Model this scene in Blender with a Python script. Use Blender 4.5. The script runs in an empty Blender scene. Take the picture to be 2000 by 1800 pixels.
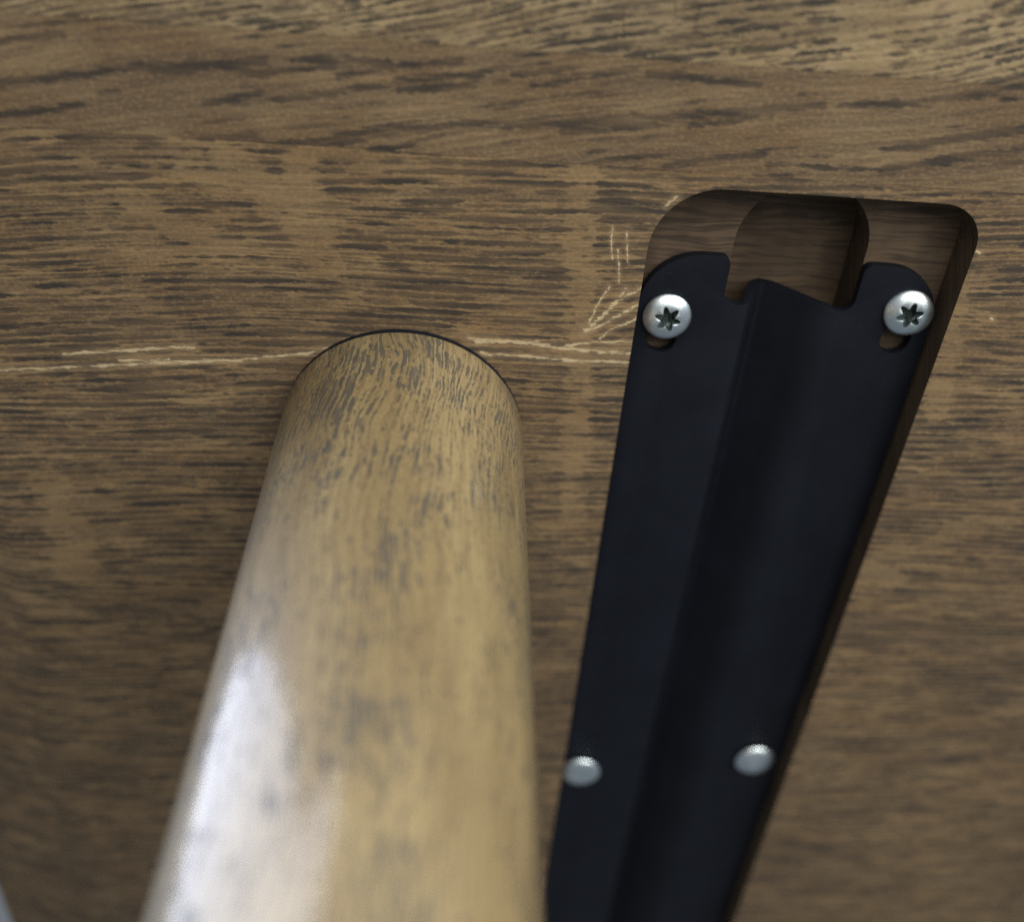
import bpy, bmesh, math, random
from mathutils import Vector, Matrix

# ------------------------------------------------------------------ scene, camera, light
sc = bpy.context.scene
C = sc.collection
H = 0.2222            # camera to the underside of the top
ZB = 0.740            # height of the underside above the floor
CX = Vector((0.99698394, 0.0503117, 0.05909106))     # world axes seen in camera axes (right, down, forward)
CY = Vector((-0.0756161, 0.80113709, 0.59368475))
CZ = Vector((-0.01747075, -0.59636239, 0.80252518))
cam_d = bpy.data.cameras.new('camera')
cam = bpy.data.objects.new('camera', cam_d)
C.objects.link(cam)
right = Vector((CX[0], CY[0], CZ[0])); up = -Vector((CX[1], CY[1], CZ[1])); back = -Vector((CX[2], CY[2], CZ[2]))
cam.matrix_world = Matrix(((right[0], up[0], back[0], 0), (right[1], up[1], back[1], 0),
                           (right[2], up[2], back[2], ZB - H), (0, 0, 0, 1)))
cam_d.sensor_width = 36.0
cam_d.lens = 2112 / 2000 * 36.0
cam_d.clip_start = 0.01
cam_d.clip_end = 50
cam_d.dof.use_dof = True
cam_d.dof.focus_distance = 1.11 * H
cam_d.dof.aperture_fstop = 5.6
sc.camera = cam

world = bpy.data.worlds.new('World'); sc.world = world; world.use_nodes = True
wb = world.node_tree.nodes['Background']
wb.inputs[0].default_value = (0.80, 0.90, 1.0, 1)
wb.inputs[1].default_value = 0.18


def area(name, loc, target, sx, sy, power, col):
    d = bpy.data.lights.new(name, 'AREA'); d.shape = 'RECTANGLE'; d.size = sx; d.size_y = sy
    d.energy = power; d.color = col
    o = bpy.data.objects.new(name, d); C.objects.link(o); o.location = loc
    o.rotation_euler = (Vector(target) - Vector(loc)).to_track_quat('-Z', 'Y').to_euler()
    return o


area('window_light', (-1.85, -0.85, 2.00), (-0.05, 0.14, 0.60), 4.2, 1.6, 128, (0.69, 0.78, 1.0))
area('room_light', (1.30, -1.2, 0.30), (0.02, 0.15, 0.66), 1.4, 0.8, 24, (0.86, 0.92, 1.0))
area('floor_bounce_fill', (0.32, -0.72, 0.04), (0.22, -0.30, 0.74), 1.3, 0.8, 16, (1.0, 0.965, 0.89))  # added unseen fill lamp, stands in for daylight bounced off the floor

vs = sc.view_settings
sc.display_settings.display_device = 'sRGB'
vs.view_transform = 'Standard'; vs.look = 'None'; vs.gamma = 1.0; vs.exposure = 0.06
vs.use_curve_mapping = False
sc.render.engine = 'CYCLES'
sc.cycles.use_denoising = False
sc.cycles.use_adaptive_sampling = False
sc.cycles.caustics_reflective = False
sc.cycles.sample_clamp_indirect = 0.6
sc.cycles.max_bounces = 4
sc.cycles.diffuse_bounces = 2
sc.cycles.glossy_bounces = 3


# ------------------------------------------------------------------ node helpers
class NT:
    def __init__(self, name):
        self.mat = bpy.data.materials.new(name); self.mat.use_nodes = True
        self.t = self.mat.node_tree; self.t.nodes.clear()
        self.out = self.t.nodes.new('ShaderNodeOutputMaterial')
        self.b = self.t.nodes.new('ShaderNodeBsdfPrincipled')
        self.t.links.new(self.b.outputs[0], self.out.inputs[0])

    def put(self, sock, v):
        if v is None:
            return
        if isinstance(v, bpy.types.NodeSocket):
            self.t.links.new(v, sock)
        elif isinstance(v, (tuple, list)) and len(v) == 3 and sock.type == 'RGBA':
            sock.default_value = (*v, 1)
        else:
            sock.default_value = v

    def m(self, op, a, b=None, c=None, clamp=False):
        n = self.t.nodes.new('ShaderNodeMath'); n.operation = op; n.use_clamp = clamp
        self.put(n.inputs[0], a); self.put(n.inputs[1], b); self.put(n.inputs[2], c)
        return n.outputs[0]

    def v(self, op, a, b=None, scale=None):
        n = self.t.nodes.new('ShaderNodeVectorMath'); n.operation = op
        self.put(n.inputs[0], a); self.put(n.inputs[1], b)
        if scale is not None:
            self.put(n.inputs['Scale'], scale)
        return n.outputs['Value'] if op in ('DOT_PRODUCT', 'DISTANCE', 'LENGTH') else n.outputs['Vector']

    def ss(self, x, e0, e1, o0=0.0, o1=1.0):
        n = self.t.nodes.new('ShaderNodeMapRange'); n.interpolation_type = 'SMOOTHSTEP'
        self.put(n.inputs[0], x); self.put(n.inputs[1], e0); self.put(n.inputs[2], e1)
        self.put(n.inputs[3], o0); self.put(n.inputs[4], o1)
        return n.outputs[0]

    def xyz(self, x, y, z=0.0):
        n = self.t.nodes.new('ShaderNodeCombineXYZ')
        self.put(n.inputs[0], x); self.put(n.inputs[1], y); self.put(n.inputs[2], z)
        return n.outputs[0]

    def sep(self, vec):
        n = self.t.nodes.new('ShaderNodeSeparateXYZ'); self.put(n.inputs[0], vec)
        return n.outputs[0], n.outputs[1], n.outputs[2]

    def noise(self, vec, scale=1.0, detail=2.0, rough=0.5, dims='2D', lac=2.0):
        n = self.t.nodes.new('ShaderNodeTexNoise'); n.noise_dimensions = dims
        self.put(n.inputs['Vector'], vec); n.inputs['Scale'].default_value = scale
        n.inputs['Detail'].default_value = detail; n.inputs['Roughness'].default_value = rough
        n.inputs['Lacunarity'].default_value = lac
        return n.outputs[0]

    def mix(self, f, a, b):
        n = self.t.nodes.new('ShaderNodeMix'); n.data_type = 'RGBA'
        self.put(n.inputs[0], f); self.put(n.inputs[6], a); self.put(n.inputs[7], b)
        return n.outputs[2]

    def bump(self, height, dist, strength=1.0, normal=None):
        n = self.t.nodes.new('ShaderNodeBump'); n.inputs['Strength'].default_value = strength
        n.inputs['Distance'].default_value = dist
        self.put(n.inputs['Height'], height)
        if normal is not None:
            self.put(n.inputs['Normal'], normal)
        return n.outputs[0]

    def obj(self):
        return self.t.nodes.new('ShaderNodeTexCoord').outputs['Object']

    def uv(self):
        return self.t.nodes.new('ShaderNodeTexCoord').outputs['UV']

    # dark vessel dashes lying in rows along u
    def dashes(self, u, v, spacing, length, thr, k, seed, soft=0.09):
        q = self.m('DIVIDE', v, spacing)
        row = self.m('FLOOR', q)
        fr = self.m('MULTIPLY', self.m('SUBTRACT', self.m('FRACT', q), 0.5), 2.0)
        prof = self.m('MULTIPLY', fr, fr)
        n = self.noise(self.xyz(self.m('DIVIDE', u, length), self.m('MULTIPLY_ADD', row, 7.31, seed)), 1.0, 3.0, 0.62)
        x = self.m('SUBTRACT', n, self.m('MULTIPLY', prof, k))
        hi = self.m('ADD', thr, soft) if isinstance(thr, bpy.types.NodeSocket) else thr + soft
        return self.ss(x, thr, hi)

    # soft mask round a list of polylines lying in the board
    def strokes(self, vec, lines, fat=1.0):
        acc = None
        for pts, w in lines:
            for a, b in zip(pts[:-1], pts[1:]):
                d = Vector((b[0] - a[0], b[1] - a[1], 0)); L = d.length; d.normalize()
                rel = self.v('SUBTRACT', vec, (a[0], a[1], 0))
                t = self.m('MINIMUM', self.m('MAXIMUM', self.v('DOT_PRODUCT', rel, tuple(d)), 0.0), L)
                s = self.v('SCALE', tuple(d), None, t)
                dist = self.m('DIVIDE', self.v('DISTANCE', rel, s), w * fat)
                acc = dist if acc is None else self.m('MINIMUM', acc, dist)
        return acc


# marks on the board, in metres from the point above the camera (x along the grain, y across)
SCRATCHES = [
    ([(-0.1113, 0.1455), (-0.0796, 0.1419), (-0.0553, 0.1392), (-0.0346, 0.1357), (-0.0291, 0.1337)], 0.00037),
    ([(-0.0918, 0.1396), (-0.0743, 0.1373), (-0.0612, 0.1355)], 0.00042),
    ([(-0.0789, 0.1406), (-0.0673, 0.1394)], 0.00030),
    ([(-0.0735, 0.1408), (-0.0504, 0.1386)], 0.00049),
    ([(0.0034, 0.1291), (0.0198, 0.1292), (0.0260, 0.1306), (0.0433, 0.1306)], 0.00043),
    ([(0.0052, 0.1300), (0.0137, 0.1294), (0.0211, 0.1298)], 0.00048),
    ([(0.0066, 0.1330), (0.0214, 0.1333), (0.0300, 0.1335), (0.0436, 0.1332)], 0.00043),
    ([(0.0248, 0.1303), (0.0319, 0.1283), (0.0428, 0.1274)], 0.00030),
    ([(0.0349, 0.1134), (0.0330, 0.1175), (0.0313, 0.1230)], 0.00026),
    ([(0.0386, 0.1140), (0.0376, 0.1162), (0.0349, 0.1203), (0.0306, 0.1256)], 0.00048),
    ([(0.0422, 0.1133), (0.0371, 0.1172), (0.0343, 0.1205)], 0.00026),
    ([(0.0425, 0.1172), (0.0376, 0.1210), (0.0349, 0.1231), (0.0304, 0.1258)], 0.00036),
    ([(0.0424, 0.1212), (0.0363, 0.1248), (0.0337, 0.1281)], 0.00027),
    ([(0.0337, 0.0984), (0.0338, 0.1021), (0.0346, 0.1064)], 0.00018),
    ([(0.0356, 0.1042), (0.0364, 0.1082), (0.0369, 0.1123)], 0.00022),
    ([(0.0370, 0.1000), (0.0382, 0.1070)], 0.00015),
    ([(0.0446, 0.0931), (0.0467, 0.0908)], 0.00033),
    ([(0.1166, 0.0990), (0.1174, 0.0994)], 0.00030),
    ([(0.1256, 0.1154), (0.1263, 0.1162)], 0.00030),
]
RAYS = [
    ([(0.0245, 0.0847), (0.0281, 0.1139), (0.0319, 0.1522), (0.0339, 0.1820)], 0.0034),
    ([(-0.0486, 0.0906), (-0.0419, 0.0964), (-0.0345, 0.1018), (-0.0291, 0.1107)], 0.0046),
    ([(-0.0340, 0.0901), (-0.0333, 0.1005), (-0.0319, 0.1077)], 0.0040),
    ([(-0.0695, 0.1000), (-0.0645, 0.1039), (-0.0561, 0.1081), (-0.0502, 0.1115)], 0.0030),
    ([(-0.0578, 0.0918), (-0.0506, 0.0958)], 0.0026),
    ([(-0.1015, 0.1784), (-0.1002, 0.1938), (-0.0999, 0.2084)], 0.0052),
    ([(-0.1149, 0.2229), (-0.1056, 0.2264)], 0.0044),
    ([(0.1151, 0.1081), (0.1179, 0.1243), (0.1210, 0.1419)], 0.0030),
    ([(0.1180, 0.1973), (0.1257, 0.1988)], 0.0040),
]
STREAKS = [
    ([(-0.0960, 0.0770), (-0.0855, 0.0746), (-0.0762, 0.0730), (-0.0653, 0.0710)], 0.00062),
    ([(-0.0628, 0.0714), (-0.0505, 0.0699), (-0.0403, 0.0684)], 0.00082),
    ([(-0.0475, 0.0702), (-0.0404, 0.0707)], 0.00062),
    ([(-0.0533, 0.0778), (-0.0417, 0.0746)], 0.00063),
    ([(-0.0648, 0.0878), (-0.0507, 0.0844), (-0.0433, 0.0832)], 0.00064),
    ([(-0.0327, 0.0842), (-0.0199, 0.0811), (0.0097, 0.0771)], 0.00075),
    ([(-0.0594, 0.0869), (-0.0487, 0.0853), (-0.0327, 0.0845)], 0.00054),
    ([(0.0088, 0.0782), (0.0236, 0.0762), (0.0394, 0.0741), (0.0541, 0.0721), (0.0734, 0.0692)], 0.00074),
    ([(0.0206, 0.0783), (0.0395, 0.0751)], 0.00075),
    ([(0.0771, 0.0688), (0.0938, 0.0666), (0.1093, 0.0641)], 0.00063),
    ([(0.0471, 0.0752), (0.0606, 0.0723)], 0.00043),
    ([(0.0889, 0.0777), (0.0998, 0.0750), (0.1193, 0.0706)], 0.00087),
    ([(0.0895, 0.0818), (0.1033, 0.0790), (0.1209, 0.0747)], 0.00077),
    ([(0.0134, 0.0695), (0.0337, 0.0648)], 0.00052),
    ([(0.0090, 0.0677), (0.0213, 0.0653)], 0.00052),
    ([(-0.0261, 0.0704), (-0.0158, 0.0680), (-0.0014, 0.0656)], 0.00052),
    ([(-0.0352, 0.0680), (-0.0158, 0.0666)], 0.00051),
    ([(-0.0355, 0.0753), (-0.0137, 0.0706), (0.0028, 0.0677)], 0.00052),
    ([(-0.0137, 0.0722), (0.0019, 0.0695)], 0.00052),
    ([(0.0370, 0.0653), (0.0454, 0.0657), (0.0593, 0.0663)], 0.00073),
    ([(0.0431, 0.0839), (0.0538, 0.0816), (0.0634, 0.0800)], 0.00065),
    ([(0.0650, 0.0824), (0.0894, 0.0816)], 0.00044),
    ([(-0.0952, 0.0829), (-0.0782, 0.0796)], 0.00052),
    ([(-0.0943, 0.0685), (-0.0800, 0.0660)], 0.00060),
]
CRACKS = [
    ([(0.0297, 0.0529), (0.0302, 0.0552), (0.0305, 0.0575)], 0.00011),
    ([(0.0396, 0.0510), (0.0404, 0.0540)], 0.00012),
    ([(0.0448, 0.0516), (0.0444, 0.0540), (0.0448, 0.0562)], 0.00011),
    ([(0.0539, 0.0546), (0.0544, 0.0573)], 0.00012),
    ([(0.0097, 0.0534), (0.0104, 0.0567)], 0.00010),
]

TAN = (0.310, 0.228, 0.122)
BROWN = (0.220, 0.142, 0.070)
REDBROWN = (0.180, 0.118, 0.064)
DARK = (0.026, 0.025, 0.024)


def oak(name, style, seed, slope=0.0):
    n = NT(name)
    p = n.obj()
    x, y, z = n.sep(p)
    y = n.m('ADD', y, n.m('MULTIPLY', n.m('SUBTRACT', z, ZB), 0.2))        # figure runs on into cut faces
    sd = n.v('ADD', n.xyz(x, y, 0.0), (seed * 3.7, seed * 1.9, 0))

    def nz(su, sv, det=1.0, r=0.5):
        return n.noise(n.v('MULTIPLY', sd, (su, sv, 1)), 1.0, det, r)
    big = n.m('SUBTRACT', nz(6, 14), 0.5)
    mid = n.m('SUBTRACT', nz(24, 110, 1.0), 0.5)
    fuzz = n.m('SUBTRACT', nz(420, 1700, 3.0, 0.7), 0.5)
    amp = {'quarter': (0.012, 0.0018, 0.0010), 'flat': (0.020, 0.0022, 0.0014), 'streak': (0.014, 0.0020, 0.0011)}[style]
    vv = n.m('ADD', n.m('MULTIPLY_ADD', x, slope, y), n.m('MULTIPLY', big, amp[0]))
    vv = n.m('MULTIPLY_ADD', mid, amp[1], vv)
    vv = n.m('MULTIPLY_ADD', fuzz, amp[2], vv)
    # fibre figure
    fib = n.noise(n.xyz(n.m('MULTIPLY', x, 40.0), n.m('MULTIPLY', vv, 1300.0), 0.0), 1.0, 2.0, 0.6)
    fib2 = n.noise(n.xyz(n.m('MULTIPLY_ADD', x, 10.0, seed), n.m('MULTIPLY', vv, 260.0), 0.0), 1.0, 1.0, 0.5)
    blot = nz(34, 75, 3.0, 0.6)
    tex = nz(1000, 1500, 1.0)
    a = {'quarter': BROWN, 'flat': TAN, 'streak': REDBROWN}[style]
    b = {'quarter': (0.272, 0.184, 0.093), 'flat': (0.39, 0.295, 0.168), 'streak': (0.235, 0.165, 0.092)}[style]
    col = n.mix(n.ss(blot, 0.36, 0.64), a, b)
    col = n.mix(n.ss(fib, 0.28, 0.72, 0.0, 0.55), col, (0.080, 0.055, 0.036))
    col = n.mix(n.ss(fib2, 0.42, 0.72, 0.0, 0.42), col, (0.085, 0.062, 0.045))
    col = n.mix(n.ss(tex, 0.45, 0.80, 0.0, 0.25), col, (0.40, 0.26, 0.12))
    # vessels
    dens = n.m('MULTIPLY_ADD', n.m('SUBTRACT', nz(20, 46, 1.0), 0.5), 0.20, n.m('MULTIPLY', fuzz, 0.16))
    jag = n.m('MULTIPLY_ADD', fuzz, 0.0022, x)
    ray = None
    if style == 'quarter':
        wob = n.m('MULTIPLY', n.m('SUBTRACT', nz(130, 200, 2.0), 0.5), 0.008)
        pos = n.xyz(n.m('ADD', x, wob), n.m('MULTIPLY_ADD', wob, 0.5, y), 0.0)
        rn = n.noise(n.v('MULTIPLY', n.v('ADD', pos, (1.3, seed, 0)), (62, 13, 1)), 1.0, 2.0, 0.5)
        ray = n.ss(rn, 0.68, 0.86, 0.0, 0.7)
        if seed == 3:
            ray = n.m('MAXIMUM', ray, n.ss(n.strokes(pos, RAYS), 0.60, 1.35, 1.0, 0.0))
        thr = n.m('ADD', n.m('ADD', 0.355, dens), n.m('MULTIPLY', ray, 0.145))
        d1 = n.dashes(jag, vv, 0.00205, 0.0165, thr, 0.46, seed, 0.13)
        d2 = n.dashes(jag, n.m('ADD', vv, 0.0011), 0.00110, 0.0085, n.m('ADD', thr, 0.045), 0.36, seed + 40, 0.12)
        d2 = n.m('MULTIPLY', d2, 0.70)
        col = n.mix(n.m('MULTIPLY', ray, 0.12), col, (0.275, 0.190, 0.098))
    elif style == 'flat':
        thr = n.m('ADD', 0.400, dens)
        d1 = n.dashes(jag, vv, 0.00190, 0.0105, thr, 0.42, seed, 0.11)
        d2 = n.m('MULTIPLY', n.dashes(jag, n.m('ADD', vv, 0.0009), 0.00120, 0.0060, n.m('ADD', thr, 0.05), 0.32, seed + 40, 0.11), 0.85)
    else:
        thr = n.m('ADD', 0.535, dens)
        d1 = n.dashes(jag, vv, 0.0021, 0.022, thr, 0.34, seed, 0.13)
        d2 = n.m('MULTIPLY', n.dashes(jag, n.m('ADD', vv, 0.0009), 0.00115, 0.013, n.m('ADD', thr, -0.06), 0.24, seed + 40, 0.20), 0.50)
    pore = n.m('MAXIMUM', d1, d2)
    if style == 'streak' and seed == 2:
        pos = n.xyz(x, n.m('ADD', n.m('MULTIPLY_ADD', fuzz, 0.0022, y), n.m('MULTIPLY', mid, 0.0014)), 0.0)
        st = n.ss(n.m('ADD', n.strokes(pos, STREAKS, 1.25), n.m('MULTIPLY', n.m('SUBTRACT', nz(150, 800, 1.0), 0.5), 2.4)), 0.45, 1.55, 1.0, 0.0)
        pore = n.m('MAXIMUM', pore, n.m('MULTIPLY', st, 0.92))
    depth = nz(55, 420, 1.0)
    hue = n.mix(n.ss(depth, 0.35, 0.62), DARK, (0.052, 0.038, 0.029))
    col = n.mix(n.m('MULTIPLY', pore, n.ss(depth, 0.25, 0.75, 0.90, 0.58)), col, hue)
    rough = n.m('MULTIPLY_ADD', pore, 0.14, n.m('MULTIPLY_ADD', tex, 0.14, 0.46))
    n.b.inputs['Specular IOR Level'].default_value = 0.28
    if seed == 3:            # the scraped board by the leg
        w2 = n.m('MULTIPLY', fuzz, 0.0010)
        dist = n.strokes(n.xyz(n.m('ADD', x, w2), n.m('ADD', y, w2), 0.0), SCRATCHES, 0.85)
        brk = nz(200, 1100, 3.0, 0.7)
        scr = n.ss(n.m('ADD', dist, n.m('MULTIPLY', n.m('SUBTRACT', brk, 0.5), 5.2)), 0.25, 1.15, 1.0, 0.0)
        halo = n.ss(dist, 1.0, 6.0, 0.40, 0.0)
        col = n.mix(n.m('MULTIPLY', halo, brk), col, (0.40, 0.29, 0.17))
        col = n.mix(n.m('MULTIPLY', scr, 0.80), col, n.mix(brk, (0.66, 0.54, 0.33), (0.44, 0.33, 0.18)))
        rough = n.m('MULTIPLY_ADD', scr, 0.25, rough)
    if seed == 1:
        cr = n.ss(n.strokes(n.xyz(n.m('MULTIPLY_ADD', fuzz, 0.0008, x), y, 0.0), CRACKS), 0.5, 1.4, 1.0, 0.0)
        col = n.mix(n.m('MULTIPLY', cr, 0.70), col, (0.02, 0.018, 0.016))
    n.put(n.b.inputs['Base Color'], col)
    n.put(n.b.inputs['Roughness'], rough)
    n.put(n.b.inputs['Normal'], n.bump(n.m('ADD', nz(40, 1300, 1.0), nz(700, 1300, 1.0)), 0.00007, 0.6))
    return n.mat


def leg_oak():
    n = NT('turned_oak')
    u, v, _ = n.sep(n.uv())                     # u round the leg in metres, v up the leg in metres
    p = n.xyz(u, v, 0.0)

    def nz(su, sv, det=1.0, r=0.5):
        return n.noise(n.v('MULTIPLY', p, (su, sv, 1)), 1.0, det, r)
    big = n.m('SUBTRACT', nz(30, 14), 0.5)
    mid = n.m('SUBTRACT', nz(130, 62, 1.0), 0.5)
    fuzz = n.m('SUBTRACT', nz(1300, 420, 2.0, 0.6), 0.5)
    curl = n.ss(v, 0.655, 0.725)                # curly figure close to the top
    a = n.m('MULTIPLY_ADD', big, 0.014, u)
    a = n.m('MULTIPLY_ADD', mid, n.m('MULTIPLY_ADD', curl, 0.0014, 0.0012), a)
    a = n.m('MULTIPLY_ADD', fuzz, 0.0008, a)
    fib = n.noise(n.xyz(n.m('MULTIPLY', a, 1300), n.m('MULTIPLY', v, 40), 0), 1.0, 2.0, 0.6)
    tone = nz(70, 16, 2.0)
    tex = nz(1400, 900, 1.0)
    col = n.mix(n.ss(tone, 0.35, 0.65), (0.242, 0.174, 0.076), (0.335, 0.250, 0.116))
    col = n.mix(n.ss(fib, 0.30, 0.72, 0.0, 0.60), col, (0.125, 0.082, 0.040))
    col = n.mix(n.ss(tex, 0.45, 0.8, 0.0, 0.25), col, (0.42, 0.32, 0.16))
    dens = n.m('MULTIPLY_ADD', n.m('SUBTRACT', nz(60, 38, 1.0), 0.5), 0.34, n.m('MULTIPLY', fuzz, 0.22))
    thr = n.m('SUBTRACT', n.m('ADD', 0.505, dens), n.m('MULTIPLY', curl, 0.050))
    ln = n.m('MULTIPLY_ADD', fuzz, 0.0022, v)
    d1 = n.dashes(ln, a, 0.00115, 0.0075, thr, 0.40, 3.0, 0.10)
    d2 = n.dashes(ln, n.m('ADD', a, 0.0009), 0.00080, 0.0060, n.m('ADD', thr, 0.02), 0.30, 51.0, 0.14)
    pore = n.m('MAXIMUM', d1, n.m('MULTIPLY', d2, 0.85))
    hue = n.mix(n.ss(dens, -0.03, 0.03), (0.048, 0.048, 0.044), (0.080, 0.058, 0.036))
    col = n.mix(n.m('MULTIPLY', pore, 0.80), col, hue)
    n.put(n.b.inputs['Base Color'], col)
    n.put(n.b.inputs['Roughness'], n.m('MULTIPLY_ADD', pore, 0.15, n.m('MULTIPLY_ADD', tex, 0.08, 0.46)))
    n.b.inputs['Specular IOR Level'].default_value = 0.6
    n.b.inputs['Coat Weight'].default_value = 0.9
    n.put(n.b.inputs['Coat Weight'], n.m('MULTIPLY_ADD', pore, -0.45, n.ss(fib, 0.25, 0.75, 1.0, 0.72)))
    n.put(n.b.inputs['Coat Roughness'], n.m('MULTIPLY_ADD', tex, 0.06, 0.10))
    nb = n.bump(n.m('ADD', nz(900, 30, 2.0), n.m('MULTIPLY', nz(1300, 700, 1.0), 0.6)), 0.00008, 0.7)
    n.put(n.b.inputs['Normal'], nb)
    n.put(n.b.inputs['Coat Normal'], nb)
    return n.mat


def black_coat():
    n = NT('black_powder_coat')
    p = n.obj()
    g = n.noise(p, 2600.0, 2.0, 0.6, '3D')
    g2 = n.noise(p, 60.0, 3.0, 0.6, '3D')
    n.put(n.b.inputs['Base Color'], n.mix(n.ss(g2, 0.3, 0.7), (0.0040, 0.0052, 0.0092), (0.0056, 0.0072, 0.0122)))
    n.b.inputs['Specular IOR Level'].default_value = 0.22
    n.t.links.new(n.mix(n.ss(n.noise(p, 1500.0, 1.0, 0.5, '3D'), 0.76, 0.84, 0.0, 0.30), n.b.inputs['Base Color'].links[0].from_socket, (0.10, 0.10, 0.10)), n.b.inputs['Base Color'])
    n.put(n.b.inputs['Roughness'], n.m('MULTIPLY_ADD', g2, 0.10, 0.48))
    n.put(n.b.inputs['Normal'], n.bump(g, 0.00006, 0.5))
    return n.mat


def zinc(name='bright_zinc', k=1.0, r0=0.30):
    n = NT(name)
    p = n.obj()
    g = n.noise(p, 900.0, 3.0, 0.6, '3D')
    g2 = n.noise(p, 260.0, 2.0, 0.6, '3D')
    n.put(n.b.inputs['Base Color'], n.mix(n.ss(g2, 0.35, 0.65), (0.72 * k, 0.81 * k, 0.85 * k), (0.86 * k, 0.93 * k, 0.96 * k)))
    n.b.inputs['Metallic'].default_value = 1.0
    n.put(n.b.inputs['Roughness'], n.m('MULTIPLY_ADD', g2, 0.16, r0))
    n.put(n.b.inputs['Normal'], n.bump(n.m('ADD', g, g2), 0.00005, 0.4))
    return n.mat


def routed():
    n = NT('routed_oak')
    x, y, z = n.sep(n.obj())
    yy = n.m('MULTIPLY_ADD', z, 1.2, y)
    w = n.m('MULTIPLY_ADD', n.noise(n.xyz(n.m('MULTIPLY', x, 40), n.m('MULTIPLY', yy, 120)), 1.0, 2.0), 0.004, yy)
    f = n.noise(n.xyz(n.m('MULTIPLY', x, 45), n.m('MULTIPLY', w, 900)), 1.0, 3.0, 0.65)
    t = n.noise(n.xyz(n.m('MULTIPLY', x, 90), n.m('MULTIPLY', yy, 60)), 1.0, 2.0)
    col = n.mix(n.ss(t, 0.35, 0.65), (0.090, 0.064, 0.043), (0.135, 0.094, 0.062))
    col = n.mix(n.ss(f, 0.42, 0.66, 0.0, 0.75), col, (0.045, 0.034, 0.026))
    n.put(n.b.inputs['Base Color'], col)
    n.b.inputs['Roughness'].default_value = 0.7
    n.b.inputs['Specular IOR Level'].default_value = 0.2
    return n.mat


def socket_shade():  # shade of the deep screw socket, put into the base colour
    n = NT('recess_shade')
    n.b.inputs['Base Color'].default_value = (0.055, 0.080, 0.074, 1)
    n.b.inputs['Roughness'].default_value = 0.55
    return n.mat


MATS = {
    'zinc': zinc(), 'recess': socket_shade(), 'black': black_coat(), 'leg': leg_oak(), 'routed': routed(),
}


# ------------------------------------------------------------------ mesh helpers
def link(name, me, mat, parent=None):
    o = bpy.data.objects.new(name, me); C.objects.link(o)
    if mat is not None and len(me.materials) == 0:
        me.materials.append(mat)
    if parent is not None:
        o.parent = parent
    return o


def prism(loop, z0, z1):
    """closed solid from a 2-D outline (counter-clockwise)"""
    bm = bmesh.new()
    lo = [bm.verts.new((p[0], p[1], z0)) for p in loop]
    hi = [bm.verts.new((p[0], p[1], z1)) for p in loop]
    bm.faces.new(list(reversed(lo))); bm.faces.new(hi)
    n = len(loop)
    for i in range(n):
        j = (i + 1) % n
        bm.faces.new((lo[i], lo[j], hi[j], hi[i]))
    me = bpy.data.meshes.new('solid'); bm.to_mesh(me); bm.free()
    return me


def arc(cx, cy, r, a0, a1, k=14):
    return [(cx + r * math.cos(math.radians(a0 + (a1 - a0) * i / k)), cy + r * math.sin(math.radians(a0 + (a1 - a0) * i / k)))
            for i in range(k + 1)]


def solid(base, ops, bevel=None):
    """boolean the mesh `base` with [(mesh, 'DIFFERENCE'|'INTERSECT')], return the evaluated mesh"""
    tmp = [bpy.data.objects.new('work', base)]
    C.objects.link(tmp[0])
    for me, op in ops:
        c = bpy.data.objects.new('work_cut', me); C.objects.link(c); tmp.append(c)
        md = tmp[0].modifiers.new('b', 'BOOLEAN'); md.object = c; md.operation = op; md.solver = 'EXACT'
    if bevel:
        md = tmp[0].modifiers.new('v', 'BEVEL'); md.width = bevel[0]; md.segments = bevel[1]
        md.limit_method = 'ANGLE'; md.angle_limit = math.radians(40)
    dg = bpy.context.evaluated_depsgraph_get(); dg.update()
    me = bpy.data.meshes.new_from_object(tmp[0].evaluated_get(dg))
    for o in tmp:
        bpy.data.objects.remove(o, do_unlink=True)
    return me


def smooth(me, deg=35):
    for p in me.polygons:
        p.use_smooth = True
    me.set_sharp_from_angle(angle=math.radians(deg))


# ------------------------------------------------------------------ the table
table = bpy.data.objects.new('table', None); C.objects.link(table)
table['label'] = 'brown oak table seen from below, with round leg and black metal rail'
table['category'] = 'table'

top = bpy.data.objects.new('tabletop', None); C.objects.link(top); top.parent = table
top['label'] = 'scratched brown oak underside with a routed pocket'

THICK = 0.150 * H
Y0, Y1, XR = -0.055, 0.765, 1.45
YC = 0.5 * (Y0 + Y1)
CH_W, CH_H = 0.184 * H, 0.055 * H


def end_x(y, off):                # the slightly barrelled end of the table
    return -0.540 * H - off + 0.042 / H * (y - 1.6 * H) ** 2


def outline(inset):
    y0, y1, xr = Y0 + inset, Y1 - inset, XR - inset
    k = 40
    left = [(end_x(y1 + (y0 - y1) * i / k, CH_W - inset), y1 + (y0 - y1) * i / k) for i in range(k + 1)]
    return left + [(xr, y0), (xr, y1)]


bm = bmesh.new()
rings = [[bm.verts.new((p[0], p[1], z)) for p in outline(ins)]
         for ins, z in ((CH_W, ZB), (0.0, ZB + CH_H), (0.0, ZB + THICK))]
bm.faces.new(list(reversed(rings[0]))); bm.faces.new(rings[2])
for A, B in zip(rings[:-1], rings[1:]):
    for i in range(len(A)):
        j = (i + 1) % len(A)
        bm.faces.new((A[i], A[j], B[j], B[i]))
bmesh.ops.recalc_face_normals(bm, faces=bm.faces)
slab = bpy.data.meshes.new('slab'); bm.to_mesh(slab); bm.free()

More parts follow.
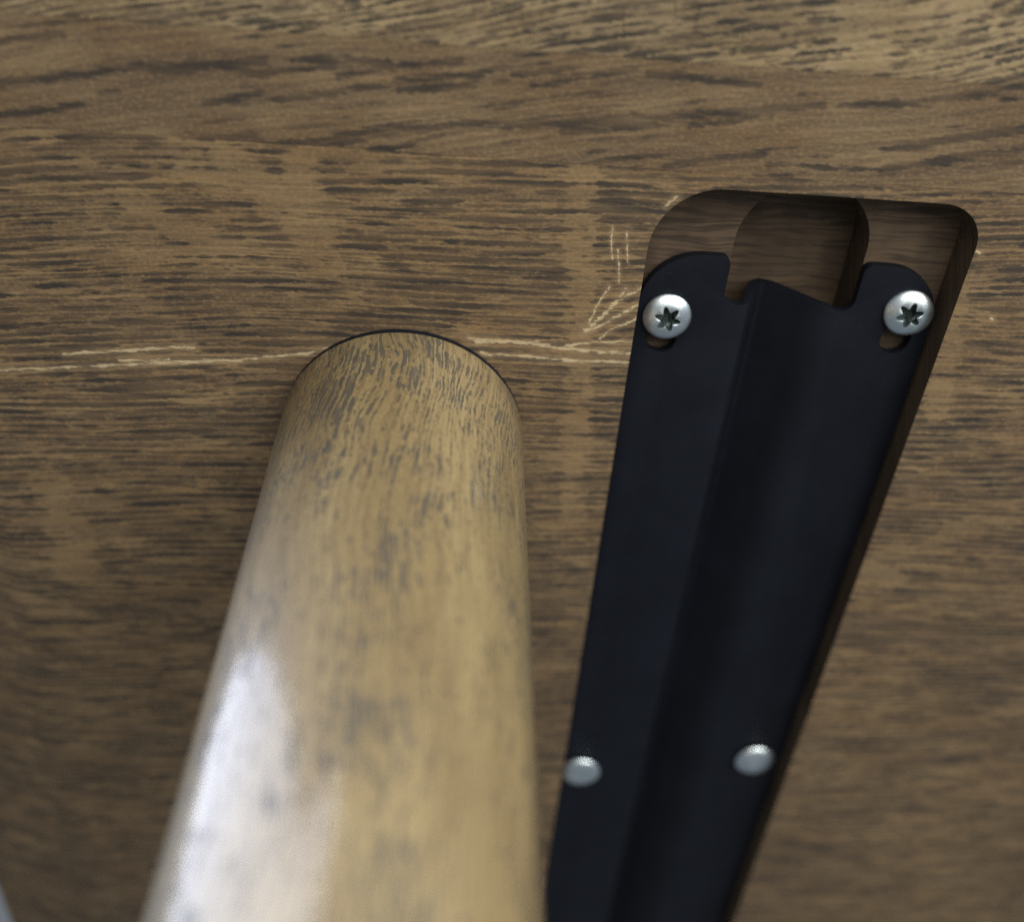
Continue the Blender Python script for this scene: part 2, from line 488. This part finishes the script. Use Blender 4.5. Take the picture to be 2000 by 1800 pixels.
# routed pocket for the rail, and the deeper groove in its floor
PX0, PX1, PY0, PY1 = 0.1900 * H, 0.5230 * H, 0.398 * H, 0.700
RA, RB = 0.068 * H, 0.046 * H
pocket_loop = (arc(PX0 + RA, PY0 + RA, RA, 180, 270) + arc(PX1 - RB, PY0 + RB, RB, 270, 360)
               + arc(PX1 - RA, PY1 - RA, RA, 0, 90) + arc(PX0 + RA, PY1 - RA, RA, 90, 180))
pocket = prism(pocket_loop, ZB - 0.02, ZB + 0.046 * H)
GX, GR = 0.360 * H, 0.0715 * H
groove_loop = arc(GX, 0.473 * H, GR, 180, 360, 28) + arc(GX, 0.690 - GR, GR, 0, 180, 28)
groove = prism(groove_loop, ZB - 0.02, ZB + 0.098 * H)

SEAMS = [Y0 - 0.01, 0.0624, 0.0850, 0.2273, 0.352, 0.455, 0.575, Y1 + 0.01]
KINDS = [('flat', 1, 0.27), ('streak', 2, 0.14), ('quarter', 3, 0.060), ('quarter', 4, 0.12),
         ('quarter', 5, 0.02), ('streak', 6, 0.06), ('flat', 7, -0.05)]
for (a, b), (st, seed, sl) in zip(zip(SEAMS[:-1], SEAMS[1:]), KINDS):
    g = 0.00003
    box = prism([(-1, a + g), (3, a + g), (3, b - g), (-1, b - g)], 0, 2)
    ops = [(box, 'INTERSECT')]
    if b > PY0:
        ops += [(pocket, 'DIFFERENCE'), (groove, 'DIFFERENCE')]
    me = solid(slab.copy(), ops)
    smooth(me, 20)
    pl = link('plank', me, oak('oak_' + str(seed), st, seed, sl), top)
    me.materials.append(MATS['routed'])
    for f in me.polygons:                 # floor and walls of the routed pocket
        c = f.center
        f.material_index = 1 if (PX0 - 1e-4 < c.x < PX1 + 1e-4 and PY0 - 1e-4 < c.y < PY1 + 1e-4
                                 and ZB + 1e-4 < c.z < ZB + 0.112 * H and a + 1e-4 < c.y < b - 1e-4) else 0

# ------------------------------------------------------------------ the leg
LX, LY, LR = -0.052 * H, 0.708 * H, 0.1345 * H
leg_h = ZB - 0.0010
prof = [(0.021, 0.0), (0.0225, 0.0008)]
z = 0.0
for i in range(1, 61):
    z = 0.002 + (leg_h - 0.0012 - 0.002) * i / 60
    r = LR if z > 0.42 else LR - (0.42 - z) / 0.42 * 0.007
    prof.append((r, z))
prof += [(LR - 0.0002, leg_h - 0.0006), (LR - 0.0008, leg_h)]
bm = bmesh.new(); uvl = bm.loops.layers.uv.new('UVMap')
SEG = 128
grid = []
for r, z in prof:
    grid.append([bm.verts.new((r * math.sin(2 * math.pi * k / SEG), r * math.cos(2 * math.pi * k / SEG), z)) for k in range(SEG)])
for (ra, ga), (rb, gb) in zip(zip(prof, grid), list(zip(prof, grid))[1:]):
    for k in range(SEG):
        f = bm.faces.new((ga[k], gb[k], gb[(k + 1) % SEG], ga[(k + 1) % SEG])); f.smooth = True
        us = (k, k, k + 1, k + 1); zs = (ra[1], rb[1], rb[1], ra[1])
        for l, uu, zz in zip(f.loops, us, zs):
            l[uvl].uv = (2 * math.pi * LR * uu / SEG, zz)
bm.faces.new(grid[0]); bm.faces.new(list(reversed(grid[-1])))
bmesh.ops.recalc_face_normals(bm, faces=bm.faces)
me = bpy.data.meshes.new('leg'); bm.to_mesh(me); bm.free()
me.set_sharp_from_angle(angle=math.radians(50))
leg = link('leg', me, MATS['leg'], table)
leg.location = (LX, LY, 0)
leg['label'] = 'round ochre oak leg, paler than the board it meets'
# mounting plate in the shadow gap between leg and top
plate = link('mounting_plate', prism(arc(0, 0, LR - 0.0002, 0, 360 - 5, 71), leg_h - 0.0002, ZB + 0.0002), MATS['black'], leg)

# ------------------------------------------------------------------ the rail
FZ = ZB + 0.0293 * H                    # exposed face of the flanges
RT = 0.0115 * H                         # sheet thickness
RY0, RY1 = 0.4830 * H, 0.680
RC, RW = 0.3568 * H, 0.1620 * H
lower = [(RC - RW, 0.0), (0.3140 * H, 0.0), (0.3340 * H, 0.0475 * H), (0.3385 * H, 0.0510 * H), (0.3440 * H, 0.0490 * H),
         (0.3780 * H, 0.0180 * H), (0.3890 * H, 0.0088 * H), (0.4000 * H, 0.0026 * H), (0.4120 * H, 0.0), (RC + RW, 0.0)]
norms = []
for i in range(len(lower)):
    p, q = Vector(lower[max(i - 1, 0)]), Vector(lower[min(i + 1, len(lower) - 1)])
    d = (q - p).normalized(); norms.append(Vector((-d.y, d.x)))
upper = [(lower[i][0] + norms[i].x * RT, lower[i][1] + norms[i].y * RT) for i in range(len(lower))]
loop = lower + list(reversed(upper))
bm = bmesh.new()
e0 = [bm.verts.new((p[0], RY0, FZ + p[1])) for p in loop]
e1 = [bm.verts.new((p[0], RY1, FZ + p[1])) for p in loop]
bm.faces.new(e0); bm.faces.new(list(reversed(e1)))
for i in range(len(loop)):
    j = (i + 1) % len(loop)
    bm.faces.new((e0[i], e1[i], e1[j], e0[j]))
bmesh.ops.recalc_face_normals(bm, faces=bm.faces)
bar = bpy.data.meshes.new('bar'); bm.to_mesh(bar); bm.free()

zl, zh = FZ - 0.01, FZ + 0.04
NB = 0.539 * H                          # bottom of the end notches
nr = 0.0155 * H
n0, n1 = 0.2855 * H, 0.4285 * H
fr = 0.010 * H
cut = []
# the middle of the end is cut back, with a round-bottomed notch beside each flange
mid_loop = ([(n0 - fr - 0.0003, RY0 - 0.01), (n0 - fr - 0.0003, RY0 - 0.00002)] + arc(n0 - fr, RY0 + fr, fr, -84, 0, 6)
            + [(n0 + nr - nr * math.cos(t), NB - nr + nr * math.sin(t)) for t in [math.pi * 0.70 * i / 12 for i in range(13)]]
            + [(0.330 * H, NB - 0.004 * H), (0.383 * H, NB - 0.004 * H)]
            + [(n1 - nr - nr * math.cos(t), NB - nr + nr * math.sin(t)) for t in [math.pi * (0.30 + 0.70 * i / 12) for i in range(13)]]
            + arc(n1 + fr, RY0 + fr, fr, 180, 264, 6) + [(n1 + fr + 0.0003, RY0 - 0.00002), (n1 + fr + 0.0003, RY0 - 0.01)])
cut.append((prism(mid_loop, zl, zh), 'DIFFERENCE'))
# rounded outer corners
cr = 0.062 * H
xa, xb = RC - RW, RC + RW
cut.append((prism([(xa - 0.01, RY0 + cr + 0.001), (xa - 0.00002, RY0 + cr + 0.001)] + arc(xa + cr, RY0 + cr, cr, 183, 267, 12)
                  + [(xa + cr + 0.001, RY0 - 0.00002), (xa + cr + 0.001, RY0 - 0.011), (xa - 0.01, RY0 - 0.011)], zl + 0.0003, zh + 0.0003), 'DIFFERENCE'))
cut.append((prism([(xb + 0.01, RY0 + cr + 0.0012), (xb + 0.00002, RY0 + cr + 0.0012)] + arc(xb - cr, RY0 + cr, cr, -3, -87, 12)
                  + [(xb - cr - 0.001, RY0 - 0.00002), (xb - cr - 0.001, RY0 - 0.011), (xb + 0.01, RY0 - 0.011)], zl + 0.0005, zh + 0.0005), 'DIFFERENCE'))
# screw slots
SLOT = [(0.2262 * H, 0.540 * H, 0.602 * H), (0.4850 * H, 0.523 * H, 0.587 * H),
        (0.2220 * H, 1.312 * H, 1.350 * H), (0.4800 * H, 1.271 * H, 1.309 * H)]
sr = 0.0168 * H
for sx, ya, yb in SLOT:
    cut.append((prism(arc(sx, ya + sr, sr, 180, 360, 12) + arc(sx, yb - sr, sr, 0, 180, 12), zl, zh), 'DIFFERENCE'))
# all cutters must be outward facing
for me_, _ in cut:
    b_ = bmesh.new(); b_.from_mesh(me_); bmesh.ops.recalc_face_normals(b_, faces=b_.faces); b_.to_mesh(me_); b_.free()
rail_me = solid(bar, cut, (0.00036, 3))
smooth(rail_me, 32)
rail = link('stiffening_rail', rail_me, MATS['black'], table)
rail['label'] = 'black coated steel rail sunk into the pocket'


# ------------------------------------------------------------------ screws
def screw_mesh(R, socket):
    """domed head, axis along -Z (towards the viewer), seat at z=0, shank going up"""
    bm = bmesh.new(); K = 96
    dome = 0.0028
    rs = 0.54 * R
    rows = []

    def ring(f):
        rows.append([bm.verts.new(f(2 * math.pi * k / K)) for k in range(K)])

    def hz(r):
        t = min(r / R, 1.0)
        return -0.0008 - dome * math.sqrt(max(0.0, 1 - (t * 0.965) ** 2)) + dome * 0.262
    star = lambda a: rs * (0.78 + 0.22 * math.cos(6 * a)) if socket else rs
    ring(lambda a: (0.0017 * math.cos(a), 0.0017 * math.sin(a), 0.016))
    ring(lambda a: (0.0022 * math.cos(a), 0.0022 * math.sin(a), 0.0002))
    ring(lambda a: (R * 0.93 * math.cos(a), R * 0.93 * math.sin(a), 0.0))
    ring(lambda a: (R * 0.99 * math.cos(a), R * 0.99 * math.sin(a), -0.0003))
    for t in (1.0, 0.985, 0.95, 0.9, 0.83, 0.75, 0.66, 0.60):
        ring(lambda a, t=t: (R * t * math.cos(a), R * t * math.sin(a), hz(R * t)))
    if socket:
        ring(lambda a: (1.10 * star(a) * math.cos(a), 1.10 * star(a) * math.sin(a), hz(star(a) * 1.10)))
        ring(lambda a: (1.02 * star(a) * math.cos(a), 1.02 * star(a) * math.sin(a), hz(star(a)) + 0.00008))
        ring(lambda a: (0.97 * star(a) * math.cos(a), 0.97 * star(a) * math.sin(a), hz(star(a)) + 0.0006))
        ring(lambda a: (0.90 * star(a) * math.cos(a), 0.93 * star(a) * math.sin(a), 0.0008))
        ring(lambda a: (0.40 * star(a) * math.cos(a), 0.40 * star(a) * math.sin(a), 0.0016))
    else:
        for t in (0.35, 0.2, 0.08):
            ring(lambda a, t=t: (R * t * math.cos(a), R * t * math.sin(a), hz(R * t)))
    for A, B in zip(rows[:-1], rows[1:]):
        for k in range(K):
            f = bm.faces.new((A[k], A[(k + 1) % K], B[(k + 1) % K], B[k])); f.smooth = True
    f = bm.faces.new(rows[-1]); bm.faces.new(rows[0])
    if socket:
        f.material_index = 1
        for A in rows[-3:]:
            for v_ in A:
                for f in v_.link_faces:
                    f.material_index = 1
    bmesh.ops.recalc_face_normals(bm, faces=bm.faces)
    me = bpy.data.meshes.new('screw'); bm.to_mesh(me); bm.free()
    me.set_sharp_from_angle(angle=math.radians(50))
    return me


R_S = 0.0262 * H
star_me, dome_me = screw_mesh(R_S, True), screw_mesh(R_S * 1.12, False)
for sx, sy, rot, tilt, me_, lab in (
        (0.2275 * H, 0.5545 * H, 12, (-4, 3), star_me, 'bright star-socket screw in the left flange at the rail end'),
        (0.4880 * H, 0.5330 * H, 40, (2, 9), star_me, 'bright star-socket screw in the right flange at the rail end'),
        (0.2220 * H, 1.3315 * H, 0, (0, 2), dome_me, 'blurred domed screw further along the left flange'),
        (0.4800 * H, 1.2905 * H, 70, (-2, 0), dome_me, 'blurred domed screw further along the right flange')):
    if len(me_.materials) == 0:
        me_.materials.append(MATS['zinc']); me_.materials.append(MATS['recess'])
    s = link('screw', me_, None, rail)
    s.location = (sx, sy, FZ - 0.0004)
    s.rotation_euler = (math.radians(tilt[0]), math.radians(tilt[1]), math.radians(rot))
    s['label'] = lab

# remove the working meshes that nothing uses
for me_ in list(bpy.data.meshes):
    if me_.users == 0:
        bpy.data.meshes.remove(me_)
